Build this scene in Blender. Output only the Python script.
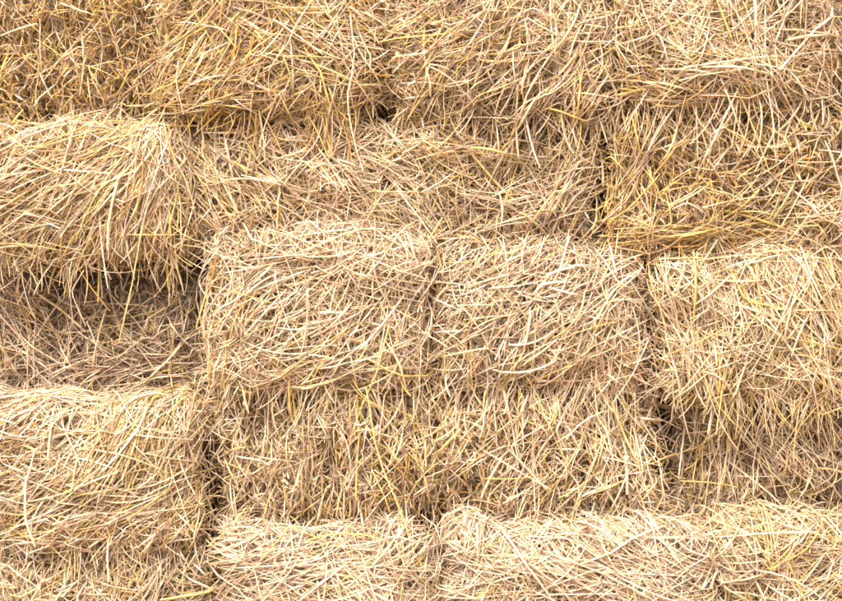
import bpy, math, random
import numpy as np

# ---------------------------------------------------------------- camera, light
scene = bpy.context.scene
for o in list(bpy.data.objects):
    bpy.data.objects.remove(o, do_unlink=True)
COL = scene.collection
R = math.radians
D = 3.2                     # camera to wall plane (y = 0), metres
S = 842 / 1.80              # photo pixels per metre on the wall plane
ZC = 0.79                   # camera height

cam_d = bpy.data.cameras.new('camera')
cam = bpy.data.objects.new('camera', cam_d)
COL.objects.link(cam)
cam.location = (0, -D, ZC)
cam.rotation_euler = (R(90), 0, 0)
cam_d.sensor_width = 36
cam_d.lens = 36 * D / 1.80
cam_d.clip_end = 500
scene.camera = cam

SUN_EL, SUN_AZ = 56, -24    # azimuth: degrees left (-) of straight out of the wall
world = bpy.data.worlds.new('World')
scene.world = world
world.use_nodes = True
wn = world.node_tree
wn.nodes.clear()
wo = wn.nodes.new('ShaderNodeOutputWorld')
wb = wn.nodes.new('ShaderNodeBackground')
sky = wn.nodes.new('ShaderNodeTexSky')
sky.sky_type = 'NISHITA'
sky.sun_disc = False
sky.sun_elevation = R(SUN_EL)
sky.sun_rotation = R(180 - SUN_AZ)
sky.air_density = 0.35
sky.dust_density = 7.0
sky.ozone_density = 0.5
wb.inputs['Strength'].default_value = 0.12
wn.links.new(sky.outputs[0], wb.inputs[0])
wn.links.new(wb.outputs[0], wo.inputs[0])

sun_d = bpy.data.lights.new('sun', 'SUN')
sun_d.energy = 1.15
sun_d.angle = R(42)
sun_d.color = (1.0, 0.965, 0.92)
sun = bpy.data.objects.new('sun', sun_d)
COL.objects.link(sun)
sun.location = (-2, -4, 6)
# light travels from (sin az, -cos az) * cos el , sin el towards the wall
import mathutils
v = mathutils.Vector((math.sin(R(SUN_AZ)) * math.cos(R(SUN_EL)),
                      -math.cos(R(SUN_AZ)) * math.cos(R(SUN_EL)), math.sin(R(SUN_EL))))
sun.rotation_euler = v.to_track_quat('Z', 'Y').to_euler()

vs = scene.view_settings
vs.view_transform = 'Standard'
vs.look = 'None'
vs.exposure = 2.1
vs.gamma = 1.0
vs.use_curve_mapping = False
scene.render.engine = 'CYCLES'
scene.cycles.max_bounces = 8
scene.cycles.filter_width = 1.8
scene.cycles.diffuse_bounces = 5

rng = np.random.default_rng(7)

# ---------------------------------------------------------------- materials
def straw_material():
    m = bpy.data.materials.new('straw')
    m.use_nodes = True
    nt = m.node_tree
    nt.nodes.clear()
    N = nt.nodes.new
    L = nt.links.new
    out = N('ShaderNodeOutputMaterial')
    at = N('ShaderNodeAttribute'); at.attribute_name = 'straw_color'
    geo = N('ShaderNodeNewGeometry')
    nz = N('ShaderNodeTexNoise'); nz.inputs['Scale'].default_value = 70; nz.inputs['Detail'].default_value = 3
    L(geo.outputs['Position'], nz.inputs['Vector'])
    mr = N('ShaderNodeMapRange')
    mr.inputs['From Min'].default_value = 0.3; mr.inputs['From Max'].default_value = 0.7
    mr.inputs['To Min'].default_value = 0.74; mr.inputs['To Max'].default_value = 1.14
    L(nz.outputs['Fac'], mr.inputs['Value'])
    mul = N('ShaderNodeVectorMath'); mul.operation = 'MULTIPLY'
    L(at.outputs['Color'], mul.inputs[0]); L(mr.outputs['Result'], mul.inputs[1])
    # weathered brown-violet blotches
    nz2 = N('ShaderNodeTexNoise'); nz2.inputs['Scale'].default_value = 26; nz2.inputs['Detail'].default_value = 2
    L(geo.outputs['Position'], nz2.inputs['Vector'])
    mr2 = N('ShaderNodeMapRange')
    mr2.inputs['From Min'].default_value = 0.56; mr2.inputs['From Max'].default_value = 0.74
    mr2.inputs['To Min'].default_value = 0.0; mr2.inputs['To Max'].default_value = 0.5
    L(nz2.outputs['Fac'], mr2.inputs['Value'])
    mx = N('ShaderNodeMix'); mx.data_type = 'RGBA'
    L(mr2.outputs['Result'], mx.inputs[0]); L(mul.outputs[0], mx.inputs[6])
    mx.inputs[7].default_value = (0.45, 0.34, 0.25, 1)
    p = N('ShaderNodeBsdfPrincipled')
    p.inputs['Roughness'].default_value = 0.42
    p.inputs['Specular IOR Level'].default_value = 0.3
    L(mx.outputs[2], p.inputs['Base Color'])
    tr = N('ShaderNodeBsdfTranslucent')
    L(mx.outputs[2], tr.inputs['Color'])
    ms = N('ShaderNodeMixShader'); ms.inputs[0].default_value = 0.22
    L(p.outputs[0], ms.inputs[1]); L(tr.outputs[0], ms.inputs[2])
    L(ms.outputs[0], out.inputs['Surface'])
    return m

def core_material():
    m = bpy.data.materials.new('packed_straw')
    m.use_nodes = True
    nt = m.node_tree
    N = nt.nodes.new; L = nt.links.new
    p = nt.nodes['Principled BSDF']
    p.inputs['Roughness'].default_value = 0.8
    geo = N('ShaderNodeNewGeometry')
    mp = N('ShaderNodeMapping'); mp.inputs['Scale'].default_value = (160, 160, 45)
    L(geo.outputs['Position'], mp.inputs['Vector'])
    nz = N('ShaderNodeTexNoise'); nz.inputs['Scale'].default_value = 1; nz.inputs['Detail'].default_value = 4
    nz.inputs['Distortion'].default_value = 1.5
    L(mp.outputs[0], nz.inputs['Vector'])
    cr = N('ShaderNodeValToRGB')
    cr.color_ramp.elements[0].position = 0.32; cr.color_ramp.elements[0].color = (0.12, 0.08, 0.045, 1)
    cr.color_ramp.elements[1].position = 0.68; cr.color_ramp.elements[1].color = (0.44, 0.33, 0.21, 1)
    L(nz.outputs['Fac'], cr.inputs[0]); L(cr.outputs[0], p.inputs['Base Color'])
    bp = N('ShaderNodeBump'); bp.inputs['Distance'].default_value = 0.004
    L(nz.outputs['Fac'], bp.inputs['Height']); L(bp.outputs[0], p.inputs['Normal'])
    return m

def ground_material():
    m = bpy.data.materials.new('earth')
    m.use_nodes = True
    nt = m.node_tree
    N = nt.nodes.new; L = nt.links.new
    p = nt.nodes['Principled BSDF']; p.inputs['Roughness'].default_value = 0.9
    nz = N('ShaderNodeTexNoise'); nz.inputs['Scale'].default_value = 8; nz.inputs['Detail'].default_value = 8
    tc = N('ShaderNodeTexCoord'); L(tc.outputs['Object'], nz.inputs['Vector'])
    cr = N('ShaderNodeValToRGB')
    cr.color_ramp.elements[0].color = (0.16, 0.12, 0.08, 1); cr.color_ramp.elements[1].color = (0.36, 0.28, 0.18, 1)
    L(nz.outputs['Fac'], cr.inputs[0]); L(cr.outputs[0], p.inputs['Base Color'])
    bp = N('ShaderNodeBump'); bp.inputs['Distance'].default_value = 0.02
    L(nz.outputs['Fac'], bp.inputs['Height']); L(bp.outputs[0], p.inputs['Normal'])
    return m

M_STRAW, M_CORE, M_GROUND = straw_material(), core_material(), ground_material()

# straw colours (sRGB 0-255, as dry straw looks) and how much of each a bale holds
def lin(c):
    c = np.array(c, float) / 255
    return np.where(c <= 0.04045, c / 12.92, ((c + 0.055) / 1.055) ** 2.4)
PAL = np.array([lin(c) for c in [
    (229, 209, 179),   # 0 cream
    (220, 193, 153),   # 1 tan
    (214, 184, 106),   # 2 gold
    (190, 149, 84),    # 3 deep gold
    (214, 180, 152),   # 4 pinkish
    (146, 118, 96),    # 5 brown
    (172, 162, 104),   # 6 greenish
    (204, 192, 172)]]) # 7 grey
TONES = {
    'gold':  [1.4, 3.2, 4.4, 4, 1.8, 2.0, .2, .2],
    'dgold': [.9, 2.4, 4, 5, 1.2, 3, .2, .2],
    'mid':   [2.6, 4.5, 2.6, 1.5, 2.8, 1.8, .3, .5],
    'pale':  [5, 5, 1.4, .4, 3, .8, .2, .7],
    'white': [7, 4, .8, .2, 3.2, .5, .2, .8],
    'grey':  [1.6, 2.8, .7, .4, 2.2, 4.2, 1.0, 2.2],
    'green': [3, 4, 1.6, .4, 1.6, 1.2, 2.4, 1.4],
    'yel':   [4.5, 4.5, 3.6, 1.2, 1.8, 1.0, .3, .3]}
def colours(n, tone):
    w = np.array(TONES[tone], float)
    i = rng.choice(len(PAL), n, p=w / w.sum())
    j = rng.choice(len(PAL), n, p=w / w.sum())
    t = rng.uniform(0, .45, (n, 1))
    c = PAL[i] * (1 - t) + PAL[j] * t
    return np.clip(c * rng.normal(1, .10, (n, 1)), 0.02, 0.9)

# ---------------------------------------------------------------- mesh helpers
def noise2(x, y, seed):
    tab = np.random.default_rng(seed).random((64, 64))
    xi, yi = np.floor(x).astype(int), np.floor(y).astype(int)
    fx, fy = x - xi, y - yi
    fx, fy = fx * fx * (3 - 2 * fx), fy * fy * (3 - 2 * fy)
    g = lambda i, j: tab[i % 64, j % 64]
    return (g(xi, yi) * (1 - fx) + g(xi + 1, yi) * fx) * (1 - fy) + (g(xi, yi + 1) * (1 - fx) + g(xi + 1, yi + 1) * fx) * fy - .5

def norm(v):
    return v / np.maximum(np.linalg.norm(v, axis=-1, keepdims=True), 1e-9)

def tubes(P, w, flat, ns, taper=.55):
    """P (N,K,3) centre lines -> vertices and quads of N flattened tubes."""
    N, K, _ = P.shape
    w = w * np.where(rng.random(N) < .12, 1.45, .9)
    T = norm(np.gradient(P, axis=1))
    ref = norm(rng.normal(0, 1, (N, 1, 3)))
    U = norm(np.cross(T, np.broadcast_to(ref, T.shape)))
    V = np.cross(T, U)
    prof = np.ones(K); prof[0] = taper + .3; prof[-1] = taper
    ph = np.arange(ns) * 2 * math.pi / ns
    wid = (w[:, None] * prof[None, :])[:, :, None, None] * .5
    ring = (np.cos(ph)[None, None, :, None] * U[:, :, None, :] +
            flat[:, None, None, None] * np.sin(ph)[None, None, :, None] * V[:, :, None, :])
    Vt = (P[:, :, None, :] + wid * ring).reshape(-1, 3)
    k = np.arange(K - 1)[:, None]; s = np.arange(ns)[None, :]; s2 = (s + 1) % ns
    q = np.stack([k * ns + s, k * ns + s2, (k + 1) * ns + s2, (k + 1) * ns + s], -1).reshape(-1, 4)
    F = (q[None] + (np.arange(N) * K * ns)[:, None, None]).reshape(-1, 4)
    return Vt, F

def np_mesh(name, V, F, mat, col=None, smooth=True):
    me = bpy.data.meshes.new(name)
    me.vertices.add(len(V)); me.vertices.foreach_set('co', np.ascontiguousarray(V, np.float32).ravel())
    n, k = F.shape
    me.loops.add(n * k); me.loops.foreach_set('vertex_index', F.astype(np.int32).ravel())
    me.polygons.add(n)
    me.polygons.foreach_set('loop_start', np.arange(0, n * k, k, dtype=np.int32))
    me.polygons.foreach_set('loop_total', np.full(n, k, np.int32))
    me.polygons.foreach_set('use_smooth', np.full(n, smooth))
    me.update(calc_edges=True)
    if col is not None:
        a = me.attributes.new('straw_color', 'FLOAT_COLOR', 'POINT')
        a.data.foreach_set('color', np.ascontiguousarray(np.c_[col, np.ones(len(col))], np.float32).ravel())
    me.materials.append(mat)
    return me

def link(name, data, parent=None, **props):
    o = bpy.data.objects.new(name, data)
    COL.objects.link(o)
    if parent is not None:
        o.parent = parent
    for k, v_ in props.items():
        o[k] = v_
    return o

# hollows where straw is missing at the joints: capsule in photo pixels, radius px, depth m
DENTS = np.array([
 (30, 121, 150, 124, 7, .06), (170, 117, 270, 121, 8, .07), (386, 14, 386, 32, 7, .035), (386, 98, 387, 118, 10, .07),
 (480, 127, 595, 129, 12, .085), (606, 115, 604, 145, 9, .06), (601, 198, 599, 234, 8, .045), (635, 106, 770, 107, 8, .07),
 (836, 70, 837, 108, 7, .06), (640, 256, 730, 252, 6, .06), (649, 262, 650, 292, 9, .08), (650, 326, 650, 372, 8, .08),
 (433, 268, 434, 325, 7, .045), (190, 225, 188, 252, 8, .05), (194, 266, 207, 276, 10, .08), (207, 300, 208, 330, 5, .04),
 (40, 270, 190, 270, 9, .07), (207, 430, 208, 490, 9, .035), (265, 388, 305, 390, 9, .07), (440, 390, 520, 390, 6, .05),
 (655, 404, 664, 470, 10, .08), (424, 524, 440, 552, 10, .08), (250, 525, 340, 525, 5, .05), (10, 549, 60, 552, 8, .06),
 (700, 560, 714, 592, 8, .06), (206, 522, 211, 544, 8, .05), (434, 386, 434, 396, 8, .04), (690, 420, 692, 470, 8, .05)], float)
def dent(px, py):
    d = np.zeros(px.shape)
    for x0, y0, x1, y1, r, dep in DENTS:
        vx, vy = x1 - x0, y1 - y0
        t = np.clip(((px - x0) * vx + (py - y0) * vy) / (vx * vx + vy * vy), 0, 1)
        q = (px - x0 - t * vx) ** 2 + (py - y0 - t * vy) ** 2
        d = np.maximum(d, .85 * dep * np.exp(-q / (1.6 * r * r)))
    return d

# ---------------------------------------------------------------- a bale
class Bale:
    def __init__(s, rect, p, depth, rad, seed, flakes=0.0, bulge=.018, lump=.016):
        x0, y0, x1, y1 = rect
        s.p, s.seed, s.depth, s.r = p, seed, depth, rad
        s.k = (D - p) / D / S                      # metres per photo pixel at the bale's face
        s.cx, s.cy = (x0 + x1) / 2, (y0 + y1) / 2
        s.W, s.H = (x1 - x0) * s.k, (y1 - y0) * s.k
        s.rect = rect
        s.flakes, s.bulge, s.lump = flakes, bulge, lump
        s.X = (s.cx - 421) * s.k; s.Z = ZC + (300.5 - s.cy) * s.k
        s.base = np.array([s.X, -p + depth / 2, s.Z - s.H / 2])
    def ab(s, px, py):
        return (np.asarray(px) - s.cx) * s.k, -(np.asarray(py) - s.cy) * s.k
    def surf(s, a, b, h=0.0):
        """face coordinates (metres from the face centre, wrapping over the edges) -> world points and normals"""
        r = s.r
        ia, ib = s.W / 2 - r, s.H / 2 - r
        ca, cb = np.clip(a, -ia, ia), np.clip(b, -ib, ib)
        ea, eb = a - ca, b - cb
        e = np.hypot(ea, eb)
        ang = np.minimum(e / r, math.pi / 2)
        over = np.maximum(e - r * math.pi / 2, 0)
        da, db = ea / np.maximum(e, 1e-9), eb / np.maximum(e, 1e-9)
        n = np.stack([np.sin(ang) * da, -np.cos(ang), np.sin(ang) * db], -1)
        bul = s.bulge * np.cos(np.clip(a / s.W, -.5, .5) * math.pi) ** .6 * np.cos(np.clip(b / s.H, -.5, .5) * math.pi) ** .6
        d = .022 * noise2(a * 5 + 3, b * 5, s.seed + 3) + s.lump * (1.6 * noise2(a * 13 + 5, b * 13 + 9, s.seed) + .9 * noise2(a * 34, b * 34, s.seed + 1)) + bul
        if s.flakes:
            wv = a * 15 + .8 * noise2(a * 9, b * 7, s.seed + 2)
            d = d - s.flakes * np.maximum(0, np.cos(wv * 2 * math.pi)) ** 5
        hh = np.broadcast_to(np.asarray(h, float), d.shape)
        d = d - dent(s.cx + a / s.k, s.cy - b / s.k) * np.clip(1 - (hh + .004) / .02, .12, 1)
        x = ca + r * n[..., 0]; z = cb + r * n[..., 2]
        y = r * (1 + n[..., 1]) + over
        pos = np.stack([x, y, z], -1) + n * (d + h)[..., None]
        pos[..., 1] = np.minimum(pos[..., 1], s.depth)
        pos += np.array([s.X, -s.p, s.Z])
        return pos, n

def core_mesh(B):
    ext = B.depth - .03
    def axis(half):
        inner = half - B.r
        q = inner + B.r * math.pi / 2
        n = max(10, int(2 * q / .012))
        return np.concatenate([[-q - ext, -q - ext * .4], np.linspace(-q, q, n), [q + ext * .4, q + ext]])
    A, Bb = np.meshgrid(axis(B.W / 2), axis(B.H / 2), indexing='ij')
    P, n = B.surf(A, Bb, np.full(A.shape, -.042))
    grow = np.clip((P[..., 1] + B.p - .15) / .08, 0, 1)     # pressed against its neighbours farther in
    P, n = B.surf(A, Bb, -.042 + .088 * grow)
    na, nb = A.shape
    V = P.reshape(-1, 3)
    i = np.arange(na - 1)[:, None]; j = np.arange(nb - 1)[None, :]
    F = np.stack([i * nb + j, (i + 1) * nb + j, (i + 1) * nb + j + 1, i * nb + j + 1], -1).reshape(-1, 4)
    # close the back: fan of quads between opposite boundary points
    V = np.maximum(V, np.array([-99, -99, B.Z - B.H / 2 - .004]))
    return V, F, (na, nb)

def in_view(B, n, edge=.035, over=.03):
    """random face coordinates over the part of the bale that the photo (and a margin round it) shows"""
    x0, y0, x1, y1 = B.rect
    a0, b1 = B.ab(max(x0, -110), y0); a1, b0 = B.ab(min(x1, 952), y1)
    return rng.uniform(a0 - edge, a1 + edge, n), rng.uniform(b0 - edge, b1 + over, n)

def lay(B, a, b, ang, L, K=5, curl=.5, kink=.25, h0=0.0, lift=.006):
    """strands that lie along the face"""
    n = len(a)
    t = np.linspace(-.5, .5, K)
    th = ang[:, None] + rng.normal(0, curl, (n, 1)) * (t[None, :] * 2)
    ki = rng.integers(1, K, n)
    kk = (rng.random(n) < kink) * rng.choice([-1, 1], n) * rng.uniform(.25, 1.25, n)
    th = th + (np.arange(K)[None, :] >= ki[:, None]) * kk[:, None]
    st = (L / (K - 1))[:, None]
    x = np.cumsum(np.cos(th) * st, 1); y = np.cumsum(np.sin(th) * st, 1)
    x += (a - x.mean(1))[:, None]; y += (b - y.mean(1))[:, None]
    h = h0[:, None] + rng.normal(0, lift, (n, 1)) * t[None, :] * 2 + np.abs(rng.normal(0, lift, (n, 1))) * (1 - 4 * t[None, :] ** 2)
    P, _ = B.surf(x, y, h)
    return P

def poke(B, a, b, L, out, vert, K=4, droop=.25, h0=-.012, jitter=.12):
    """strands that leave the face: out = share along the normal, vert = bias to vertical"""
    n = len(a)
    P0, nn = B.surf(a, b, np.full(n, h0))
    th = rng.uniform(0, 2 * math.pi, n)
    th = np.where(rng.random(n) < vert, rng.choice([-1, 1], n) * math.pi / 2 + rng.normal(0, .35, n), th)
    tang = np.stack([np.cos(th), np.zeros(n), np.sin(th)], -1)
    o = np.clip(rng.normal(out, .18, n), .05, 1)[:, None]
    d = norm(nn * o + tang * (1 - o) + rng.normal(0, jitter, (n, 3)))
    t = np.linspace(0, 1, K)
    P = P0[:, None, :] + d[:, None, :] * (L[:, None] * t[None, :])[:, :, None]
    bend = rng.normal(0, .18, (n, 1, 3)) * (L[:, None] * t[None, :] ** 2)[:, :, None]
    P = P + bend
    P[:, :, 2] -= droop * L[:, None] * t[None, :] ** 2
    return P

def hang(B, px0, px1, py, n, L, K=6, swing=.3, out=.012, tone=None):
    """strands that hang free from a line along the bale's face (photo pixels)"""
    a, b = B.ab(rng.uniform(px0, px1, n), rng.uniform(py - 10, py + 10, n))
    P0, nn = B.surf(a, b, rng.uniform(-.004, out, n))
    Ls = rng.uniform(.4, 1, n) * L
    t = np.linspace(0, 1, K)
    th = rng.normal(0, swing, n)
    cu = rng.normal(0, .5, n)
    ang = th[:, None] + cu[:, None] * t[None, :]
    st = (Ls / (K - 1))[:, None]
    dx = np.cumsum(np.sin(ang) * st, 1); dz = -np.cumsum(np.cos(ang) * st, 1)
    dy = -np.cumsum(np.clip(.5 - 1.1 * t[None, :], -.08, 1) * st * rng.uniform(.1, .6, (n, 1)), 1)
    P = P0[:, None, :] + np.stack([dx, dy, dz], -1)
    return P

def gauss(B, px, py, rx, ry, n):
    x = px + rng.normal(0, .5, n) * rx; y = py + rng.normal(0, .5, n) * ry
    return B.ab(x, y)

# ---------------------------------------------------------------- ground
g = np.array([[-60, -60, 0], [60, -60, 0], [60, 60, 0], [-60, 60, 0]], float)
link('ground', np_mesh('ground', g, np.array([[0, 1, 2, 3]]), M_GROUND, smooth=False), kind='structure')

# ---------------------------------------------------------------- the bales of the stack
# key: rect in photo pixels, protrusion, style, tone, label
END, CUT = 'end', 'cut'
BALES = [
 ('A', (-285, -32, 152, 120), -.035, CUT, 'dgold', 'dark golden straw bale with rough chopped face in the top left corner'),
 ('B', (156, -36, 384, 116), .040, END, 'gold', 'golden tangled straw bale end in the top row, second from the left'),
 ('C', (390, -36, 612, 122), .042, END, 'mid', 'tan tangled straw bale end in the middle of the top row'),
 ('D', (620, -34, 832, 104), .062, END, 'mid', 'straw bale end with long combed stalks overhanging the golden chopped bale at upper right'),
 ('E', (838, -22, 1060, 108), .010, END, 'yel', 'sliver of straw bale at the right edge of the top row'),
 ('F', (-38, 124, 188, 262), .035, END, 'yel', 'yellow straw bale with long stalks fanning down over the dark bale at left'),
 ('G', (190, 118, 594, 246), .005, END, 'mid', 'long tangled straw bale in second row, between fanned bale and golden chopped bale'),
 ('H', (611, 110, 1030, 252), .040, CUT, 'gold', 'golden straw bale with chopped face below the overhanging bale at right'),
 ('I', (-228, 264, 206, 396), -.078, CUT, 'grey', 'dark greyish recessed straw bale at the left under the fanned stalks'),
 ('J', (210, 230, 430, 386), .040, END, 'pale', 'pale bulging straw bale end in the centre, right beside the dark recessed bale'),
 ('K', (437, 244, 642, 386), .025, END, 'pale', 'pale straw bale end in the centre, left of the bale with draping stalks'),
 ('L', (657, 252, 875, 398), .045, END, 'yel', 'straw bale end at right with long yellow stalks draping over the bale below'),
 ('N', (-24, 403, 200, 548), .055, END, 'yel', 'light bulging straw bale end at lower left beneath the dark recessed bale'),
 ('O', (215, 392, 664, 522), .012, CUT, 'mid', 'long straw bale with chopped face directly below the two central bale ends'),
 ('P', (670, 402, 1100, 518), -.050, CUT, 'mid', 'shaded straw bale at lower right half covered by draping stalks'),
 ('Q', (-10, 552, 212, 668), .030, END, 'green', 'slightly greenish straw bale at the bottom left corner'),
 ('R', (218, 528, 432, 668), .055, END, 'white', 'whitish pink straw bale end in the bottom row, left of the centre'),
 ('S', (440, 526, 712, 668), .060, END, 'white', 'wide whitish straw bale end in the bottom row, right of the centre'),
 ('T', (718, 520, 940, 668), .035, END, 'yel', 'yellowish tan straw bale end in the bottom right corner'),
]
# top-layer clumps: bale, centre px, radius px, direction deg (0 right, 90 up), spread deg, number, length px, curl, tone
CL = [
 ('G', 200, 175, 30, 50, -55, 18, 70, (50, 100), .3, 'mid'), ('L', 760, 360, 90, 40, 30, 45, 90, (30, 70), .5, 'pale'),
 ('P', 800, 450, 60, 60, 40, 50, 90, (25, 60), .5, 'pale'), ('S', 470, 545, 40, 30, 60, 40, 60, (30, 60), .4, 'white'),
 ('A', 60, 60, 120, 60, 82, 30, 60, (30, 80), .4, 'gold'), ('A', 90, 40, 90, 70, 60, 60, 60, (20, 50), .5, 'gold'),
 ('H', 730, 238, 130, 18, 6, 12, 110, (50, 120), .3, 'gold'), ('H', 720, 170, 120, 60, 40, 60, 110, (25, 60), .6, 'yel'),
 ('H', 800, 200, 70, 50, 15, 30, 60, (40, 80), .5, 'pale'), ('H', 630, 180, 24, 70, 80, 18, 50, (40, 80), .4, 'gold'),
 ('I', 25, 320, 40, 70, -55, 16, 45, (50, 110), .4, 'pale'), ('I', 120, 350, 90, 40, 20, 45, 80, (40, 90), .5, 'grey'),
 ('I', 150, 335, 60, 50, -50, 40, 50, (30, 80), .4, 'pale'), ('I', 130, 375, 90, 20, 6, 18, 70, (40, 90), .4, 'pale'),
 ('I', 60, 320, 90, 60, 80, 30, 60, (40, 80), .4, 'grey'),
 ('O', 400, 420, 200, 40, 80, 30, 120, (30, 70), .4, 'yel'),
 ('B', 215, 60, 60, 60, 55, 16, 120, (40, 85), .5, 'gold'), ('B', 230, 95, 70, 26, 20, 18, 90, (40, 80), .5, 'dgold'),
 ('B', 310, 40, 90, 60, -30, 22, 120, (50, 110), .3, 'mid'), ('B', 320, 60, 80, 70, 40, 25, 80, (50, 100), .3, 'pale'),
 ('B', 250, 105, 110, 20, 5, 26, 90, (50, 110), .3, 'gold'), ('B', 330, 95, 70, 36, 80, 22, 70, (35, 70), .4, 'mid'),
 ('C', 450, 60, 80, 60, 40, 25, 120, (40, 80), .8, 'mid'), ('C', 560, 60, 70, 60, 60, 25, 120, (40, 80), .8, 'pale'),
 ('C', 470, 30, 110, 40, 20, 25, 90, (40, 90), .6, 'mid'), ('C', 560, 100, 70, 30, 75, 30, 90, (30, 60), .6, 'mid'),
 ('D', 720, 40, 110, 50, -12, 34, 150, (60, 130), .4, 'pale'), ('D', 760, 75, 110, 30, -14, 22, 100, (50, 110), .35, 'mid'),
 ('D', 750, 50, 100, 60, -75, 25, 110, (60, 120), .4, 'pale'), ('D', 690, 25, 60, 40, 70, 25, 80, (40, 80), .5, 'mid'),
 ('D', 700, 92, 120, 18, -5, 16, 110, (50, 110), .4, 'dgold'),
 ('F', 60, 165, 110, 40, 25, 30, 190, (50, 120), .3, 'yel'), ('F', 100, 190, 80, 50, 45, 14, 150, (70, 140), .3, 'yel'),
 ('F', 145, 205, 60, 70, 65, 10, 220, (80, 150), .25, 'yel'), ('F', 40, 225, 110, 36, 8, 18, 160, (50, 110), .4, 'mid'),
 ('F', 30, 200, 80, 50, 35, 25, 120, (50, 100), .4, 'pale'),
 ('G', 260, 170, 80, 50, -50, 20, 130, (50, 100), .5, 'mid'), ('G', 380, 170, 110, 60, -45, 24, 190, (40, 100), .6, 'pale'),
 ('G', 330, 140, 150, 26, 35, 25, 120, (40, 80), .6, 'pale'), ('G', 430, 150, 70, 40, -5, 25, 80, (40, 80), .6, 'yel'),
 ('G', 540, 190, 70, 60, 70, 30, 130, (40, 85), .5, 'grey'), ('G', 520, 200, 90, 40, 20, 30, 120, (40, 80), .7, 'green'),
 ('J', 270, 300, 70, 70, 40, 25, 150, (40, 95), .6, 'pale'), ('J', 330, 255, 110, 36, 0, 32, 150, (50, 120), .3, 'pale'),
 ('J', 350, 310, 80, 80, 70, 40, 120, (40, 90), .6, 'white'), ('J', 300, 372, 100, 20, 8, 16, 110, (50, 100), .6, 'yel'),
 ('J', 400, 320, 40, 80, 80, 30, 90, (40, 80), .6, 'pale'), ('J', 225, 320, 26, 90, 78, 16, 80, (50, 90), .4, 'yel'),
 ('K', 520, 270, 100, 50, 30, 25, 170, (40, 90), .8, 'pale'), ('K', 580, 320, 80, 70, 50, 30, 160, (40, 90), .8, 'white'),
 ('K', 480, 330, 50, 80, 80, 35, 110, (40, 80), .6, 'pale'), ('K', 560, 370, 110, 26, 20, 25, 110, (40, 80), .5, 'mid'),
 ('K', 620, 300, 40, 90, 100, 35, 80, (40, 80), .7, 'white'),
 ('L', 740, 310, 60, 50, 60, 45, 190, (40, 90), .5, 'pale'), ('L', 690, 320, 45, 80, -74, 16, 130, (60, 130), .35, 'yel'),
 ('L', 790, 300, 60, 70, -58, 12, 170, (80, 160), .4, 'yel'), ('L', 830, 320, 50, 80, -60, 20, 110, (60, 120), .5, 'yel'),
 ('L', 740, 265, 110, 20, 2, 14, 110, (60, 120), .3, 'mid'), ('L', 815, 375, 60, 26, -15, 16, 90, (60, 110), .4, 'gold'),
 ('N', 50, 490, 60, 50, 20, 25, 180, (40, 90), .7, 'white'), ('N', 130, 430, 60, 50, 60, 14, 200, (60, 120), .3, 'yel'),
 ('N', 110, 500, 80, 50, 30, 18, 160, (60, 120), .7, 'yel'), ('N', 60, 410, 120, 26, 12, 16, 170, (50, 120), .4, 'pale'),
 ('N', 180, 470, 26, 90, 84, 14, 150, (60, 120), .35, 'yel'), ('N', 60, 535, 110, 24, 8, 20, 120, (50, 110), .4, 'pale'),
 ('O', 300, 460, 90, 70, 85, 22, 110, (30, 70), .4, 'yel'), ('O', 570, 460, 90, 70, 60, 30, 200, (30, 80), .6, 'pale'),
 ('O', 610, 430, 70, 50, -55, 20, 110, (50, 100), .4, 'yel'), ('O', 440, 450, 90, 70, 80, 40, 90, (30, 70), .6, 'gold'),
 ('P', 715, 440, 30, 60, 78, 18, 45, (50, 90), .4, 'yel'), ('P', 790, 450, 70, 60, -60, 32, 80, (50, 100), .4, 'pale'),
 ('Q', 100, 585, 120, 30, 40, 40, 130, (40, 90), .5, 'pale'), ('Q', 105, 585, 30, 26, 80, 40, 70, (25, 50), .6, 'green'),
 ('R', 300, 560, 110, 50, 15, 25, 190, (50, 120), .3, 'white'), ('R', 350, 580, 110, 40, -25, 25, 110, (50, 110), .3, 'white'),
 ('R', 405, 585, 30, 50, 65, 20, 70, (40, 90), .4, 'pale'),
 ('S', 560, 560, 120, 40, -25, 22, 220, (60, 130), .4, 'white'), ('S', 640, 560, 90, 50, -32, 18, 170, (60, 130), .4, 'white'),
 ('S', 500, 570, 70, 50, 35, 25, 120, (50, 110), .4, 'white'), ('S', 580, 590, 150, 24, 60, 40, 90, (40, 80), .6, 'pale'),
 ('T', 760, 560, 60, 60, -55, 25, 120, (50, 100), .4, 'yel'), ('T', 810, 545, 70, 40, 10, 22, 130, (50, 110), .4, 'mid'),
 ('T', 800, 585, 90, 40, 40, 35, 110, (40, 80), .5, 'green'),
]
# free-hanging fringes: bale, px range, py, number, length px, tone
HG = [
 ('A', 0, 150, 112, 40, 50, 'dgold'), ('B', 165, 380, 104, 60, 55, 'gold'), ('C', 395, 610, 110, 50, 50, 'mid'),
 ('D', 630, 830, 92, 50, 65, 'pale'), ('D', 690, 800, 70, 14, 90, 'pale'), ('F', 95, 180, 190, 75, 85, 'yel'),
 ('F', 0, 180, 242, 50, 28, 'yel'), ('G', 200, 590, 232, 60, 40, 'mid'), ('H', 610, 842, 242, 40, 30, 'gold'),
 ('J', 212, 430, 374, 110, 60, 'yel'), ('K', 436, 645, 374, 110, 50, 'pale'), ('L', 675, 735, 350, 60, 95, 'yel'),
 ('L', 745, 870, 385, 60, 55, 'yel'), ('N', 0, 200, 530, 90, 50, 'pale'), ('O', 215, 660, 510, 70, 40, 'mid'),
 ('P', 670, 842, 505, 50, 40, 'pale'), ('I', 0, 205, 380, 30, 30, 'grey'), ('J', 206, 240, 270, 20, 90, 'yel'),
]

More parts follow.
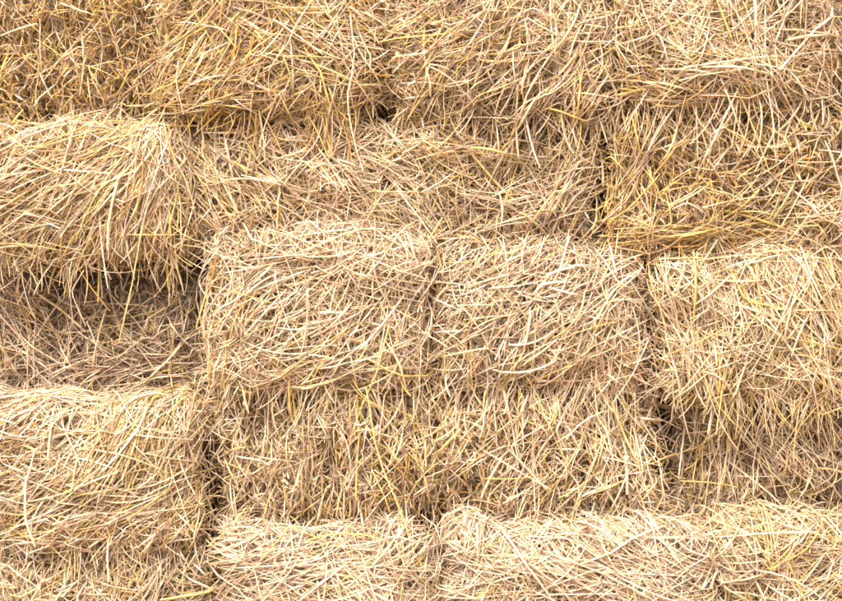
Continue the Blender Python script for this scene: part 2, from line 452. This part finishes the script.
bales = {}
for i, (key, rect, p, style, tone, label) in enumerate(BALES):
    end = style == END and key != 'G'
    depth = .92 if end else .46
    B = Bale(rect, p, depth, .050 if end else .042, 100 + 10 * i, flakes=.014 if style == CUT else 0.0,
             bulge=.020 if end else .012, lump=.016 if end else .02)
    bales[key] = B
    root = link('straw_bale', None, label=label, category='straw bale', group='straw bales stacked in the wall')
    root.empty_display_size = .1
    root.location = B.base
    B.root = root
    off = B.base

    # packed inside of the bale: closed lump
    V, F, (na, nb) = core_mesh(B)
    me = np_mesh('packed_straw', V - off, F, M_CORE)
    link('packed_straw', me, root)

    vis_w = (min(rect[2], 952) - max(rect[0], -110)); vis_h = rect[3] - rect[1]
    area = vis_w * vis_h                       # photo pixels
    acc = []                                   # (verts, faces, colours) of the uncountable straw
    def add(P, tone_, wlo, whi, ns=3, fl=(.35, 1.0)):
        n = len(P)
        w = rng.uniform(wlo, whi, n) * rng.choice([1, 1, 1.35, .75], n)
        Vt, Ft = tubes(P, w, rng.uniform(*fl, n), ns)
        mid = P[:, P.shape[1] // 2]
        f = noise2(mid[:, 0] * 9 + 40, mid[:, 2] * 9 + 3, 11) + .6 * noise2(mid[:, 0] * 21 + 7, mid[:, 2] * 21, 12)
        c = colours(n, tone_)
        c = c * (1 + .35 * np.clip(f, -.6, .6))[:, None]              # bleached and brown patches
        bl = np.clip(f * 1.1, 0, .5)[:, None] * (.35 if 'gold' in tone_ else 1)
        c = np.clip(c * (1 - bl) + PAL[0] * bl, .02, .9)
        c = np.repeat(c, P.shape[1] * ns, axis=0)
        acc.append((Vt, Ft, c))

    U = lambda n, lo, hi: rng.uniform(lo, hi, n)
    up = 0.0 if key in 'IP' else .009          # how full the face is packed
    if style == CUT:
        n = int(area * .040)
        a, b = in_view(B, n)
        add(lay(B, a, b, rng.normal(1.57, .8, n), U(n, .012, .035), K=3, curl=.2, kink=.3, h0=U(n, -.038, -.010) + up, lift=.008),
            tone, .003, .0075, fl=(.08, .3))
        n = int(area * .075)                   # chopped ends
        a, b = in_view(B, n)
        add(poke(B, a, b, U(n, .014, .046), .34, .45, h0=-.028 + up), tone, .0018, .0056, fl=(.12, .7))
        n = int(area * .024)
        a, b = in_view(B, n)
        add(lay(B, a, b, rng.choice([1, -1], n) * math.pi / 2 + rng.normal(0, .6, n), U(n, .02, .08), K=5, curl=.25, kink=.4,
                h0=U(n, -.030, .006)), tone, .0014, .0046, fl=(.15, .9))
        n = int(area * .011)
        a, b = in_view(B, n)
        add(lay(B, a, b, U(n, 0, 6.3), U(n, .03, .09), K=5, curl=.35, kink=.4, h0=U(n, -.004, .012)), tone, .0014, .004)
    else:
        n = int(area * .056)                   # undercoat
        a, b = in_view(B, n)
        add(lay(B, a, b, U(n, 0, 6.3), U(n, .03, .10), K=5, curl=.35, kink=.45, h0=U(n, -.032, -.002) + up), tone, .0013, .0045, fl=(.15, .9))
        n = int(area * .045)                   # pressed chaff and leaf blades
        a, b = in_view(B, n)
        add(lay(B, a, b, U(n, 0, 6.3), U(n, .012, .04), K=3, curl=.2, kink=.3, h0=U(n, -.020, -.004) + up, lift=.005),
            tone, .003, .0075, fl=(.08, .3))
        n = int(area * .030)                   # broken bits
        a, b = in_view(B, n)
        add(poke(B, a, b, U(n, .014, .055), .3, .2, h0=-.022), tone, .0013, .0048, fl=(.12, .7))
        n = int(area * .019)                   # upper tangle
        a, b = in_view(B, n)
        add(lay(B, a, b, U(n, 0, 6.3), U(n, .04, .13), K=6, curl=.35, kink=.5, h0=U(n, -.006, .014), lift=.01), tone, .0011, .0034)
    n = int(area * .0035)                      # hairs that stand off
    a, b = in_view(B, n)
    add(poke(B, a, b, U(n, .03, .085), .35, .15, K=5, droop=.35), tone, .0012, .003)
    n = int((vis_w + vis_h) * 1.8)             # frayed edges that reach over the joints
    q = rng.random(n) < vis_h / (vis_w + vis_h)
    a, b = in_view(B, n)
    a = np.where(q, rng.choice([-1, 1], n) * (B.W / 2 - rng.uniform(0, .03, n)), a)
    b = np.where(q, b, rng.choice([-1, 1], n) * (B.H / 2 - rng.uniform(0, .03, n)))
    keep = dent(B.cx + a / B.k, B.cy - b / B.k) < rng.choice([.018, 1], n)
    a, b = a[keep], b[keep]; n = len(a)
    P = poke(B, a, b, U(n, .02, .085), .25, .2, K=5, droop=.2)
    P[:, :, 1] = np.minimum(P[:, :, 1], P[:, :1, 1] + .006)
    add(P, tone, .0014, .004)
    B.acc, B.add, B.tone, B.area, B.style = acc, add, tone, area, style
    B.single = []

PX = 1 / S
for key, px, py, rx, ry, deg, spr, n, (l0, l1), curl, tone in CL:
    B = bales[key]
    a, b = gauss(B, px, py, rx, ry, n)
    ang = R(deg) + rng.normal(0, R(spr), n)
    P = lay(B, a, b, ang, rng.uniform(l0, l1, n) * PX, K=7, curl=curl * .4, kink=.35,
            h0=rng.uniform(.004, .02, n), lift=.009)
    m = int(n * .42)
    B.single.append((P[:m], tone))
    Pm = P[m:]
    w = rng.uniform(.0016, .0040, len(Pm))
    Vt, Ft = tubes(Pm, w, rng.uniform(.35, 1, len(Pm)), 3)
    B.acc.append((Vt, Ft, np.repeat(colours(len(Pm), tone), 21, axis=0)))
B = bales['F']
n = 300
ph = R(180) + R(125) * rng.random(n) ** .6
Lp = rng.uniform(60, 150, n)
px = 170 + rng.normal(0, 16, n) + np.cos(ph) * Lp * .55
py = 128 + rng.normal(0, 12, n) - np.sin(ph) * Lp * .5 * .9
a, b = B.ab(px, py)
P = lay(B, a, b, ph + rng.normal(0, .1, n), Lp * PX, K=7, curl=.15, kink=.15, h0=rng.uniform(.008, .026, n), lift=.008)
B.single.insert(0, (P[:130], 'yel'))
Vt, Ft = tubes(P[130:], rng.uniform(.0018, .0042, n - 130), rng.uniform(.35, 1, n - 130), 3)
B.acc.append((Vt, Ft, np.repeat(colours(n - 130, 'yel'), 21, axis=0)))
for key, x0, x1, py, n, L, tone in HG:
    B = bales[key]
    P = hang(B, x0, x1, py, n, L * PX, K=7)
    m = int(n * .4)
    B.single.append((P[:m], tone))
    Pm = P[m:]
    Vt, Ft = tubes(Pm, rng.uniform(.0015, .0038, len(Pm)), rng.uniform(.35, 1, len(Pm)), 3)
    B.acc.append((Vt, Ft, np.repeat(colours(len(Pm), tone), 21, axis=0)))

# ragged tufts pulled out of the lower edges
for key, B in bales.items():
    if key in 'EQRST':
        continue
    for q in range(7 if B.area > 40000 else 5):
        x = rng.uniform(max(B.rect[0], 0) + 8, min(B.rect[2], 842) - 8)
        n = int(rng.uniform(10, 24))
        P = hang(B, x - 9, x + 9, B.rect[3] - rng.uniform(6, 22), n, rng.uniform(30, 75) * PX, K=7, swing=.5)
        B.single.append((P[:n // 4], B.tone))
        Pm = P[n // 4:]
        Vt, Ft = tubes(Pm, rng.uniform(.0012, .0034, len(Pm)), rng.uniform(.3, 1, len(Pm)), 3)
        B.acc.append((Vt, Ft, np.repeat(colours(len(Pm), B.tone), 21, axis=0)))

ntri = 0
for key, B in bales.items():
    off = B.base
    Vs, Fs, Cs, o_ = [], [], [], 0
    for Vt, Ft, c in B.acc:
        Vs.append(Vt - off); Fs.append(Ft + o_); Cs.append(c); o_ += len(Vt)
    F = np.concatenate(Fs)
    ntri += 2 * len(F)
    link('loose_straw', np_mesh('loose_straw', np.concatenate(Vs), F, M_STRAW, np.concatenate(Cs)), B.root, kind='stuff')
    # the stalks that can be picked apart, each on its own
    cnt = 0
    for P, tone in B.single:
        n = len(P)
        w = rng.uniform(.0020, .0048, n); fl = rng.uniform(.4, 1, n); c = colours(n, tone)
        for q in range(n):
            if cnt >= 300:
                break
            Vt, Ft = tubes(P[q:q + 1] - off, w[q:q + 1], fl[q:q + 1], 4)
            link('straw', np_mesh('straw', Vt, Ft, M_STRAW, np.repeat(c[q:q + 1], len(Vt), axis=0)), B.root)
            cnt += 1
    ntri += cnt * 48
print('triangles', ntri)

# ---------------------------------------------------------------- single loose stalks that lie across the bales
STALKS = [  # photo pixels along the stalk, protrusion, width, colour, label
 ([(350, 14), (355, 60), (346, 100), (354, 142), (363, 171)], .085, .0040, 0, 'long pale stalk hanging crookedly between two top row bale ends'),
 ([(366, 387), (377, 455), (405, 522), (409, 547), (423, 558), (430, 600)], .085, .0048, 2, 'long yellow bent stalk running down the chopped bale to the bottom row'),
 ([(83, 270), (71, 292), (85, 326)], .055, .0036, 0, 'pale sharply kinked stalk in front of the dark recessed bale'),
 ([(766, 0), (765, 71), (775, 132), (756, 171)], .105, .0038, 0, 'long curved pale stalk hanging from the upper right overhang onto the golden bale'),
 ([(709, 50), (724, 86), (738, 121)], .105, .0044, 0, 'straight thick pale stalk slanting down to the right at the overhang'),
 ([(142, 225), (132, 285), (118, 343)], .11, .0040, 2, 'golden stalk hanging from the fanned bale over the dark bale'),
 ([(389, 325), (377, 372), (363, 404)], .11, .0046, 2, 'golden stalk at the lower right edge of the left central bale'),
 ([(398, 190), (418, 216), (437, 243)], .095, .0046, 0, 'pale stalk slanting right across the seam above the two central bale ends'),
 ([(649, 340), (634, 372), (613, 404)], .09, .0040, 0, 'pale stalk slanting left beside the dark gap right of the centre'),
 ([(484, 451), (516, 470), (551, 490)], .06, .0044, 0, 'pale straight stalk lying on the long chopped bale'),
 ([(178, 60), (176, 82), (183, 114)], .095, .0042, 4, 'pinkish kinked stalk standing upright on the golden top row bale'),
 ([(25, 476), (25, 519), (34, 547)], .125, .0042, 0, 'bent stalk low on the light bulging bale at the left edge'),
 ([(246, 508), (228, 530), (207, 547)], .12, .0042, 2, 'yellow stalk bridging the corner between the lower left bale and the whitish bottom bale'),
 ([(0, 35), (18, 29), (36, 23)], .02, .0044, 0, 'pale stalk crossing the dark chopped bale at the left edge'),
 ([(273, 18), (298, 36), (323, 54)], .09, .0048, 0, 'thick cream stalk slanting down right across the golden top bale'),
]
def smooth_line(pts, k):
    pts = np.array(pts, float)
    seg = np.linalg.norm(np.diff(pts, axis=0), axis=1)
    u = np.r_[0, np.cumsum(seg)] / seg.sum()
    t = np.linspace(0, 1, k)
    return np.stack([np.interp(t, u, pts[:, j]) for j in range(pts.shape[1])], -1)
for pts, p, w, ci, label in STALKS:
    k = (D - p) / D / S
    q = smooth_line(pts, 9)
    t = np.linspace(-1, 1, 9)
    P = np.stack([(q[:, 0] - 421) * k, -p + .008 * t ** 2, ZC + (300.5 - q[:, 1]) * k], -1)
    base = P[-1].copy()
    Vt, Ft = tubes((P - base)[None], np.array([w * .82]), np.array([.8]), 6, taper=.8)
    c = np.repeat((PAL[ci] * .75 + PAL[1] * .25)[None], len(Vt), axis=0)
    o = link('straw_stalk', np_mesh('straw_stalk', Vt, Ft, M_STRAW, c), label=label, category='straw',
             group='loose stalks lying across the bales')
    o.location = base
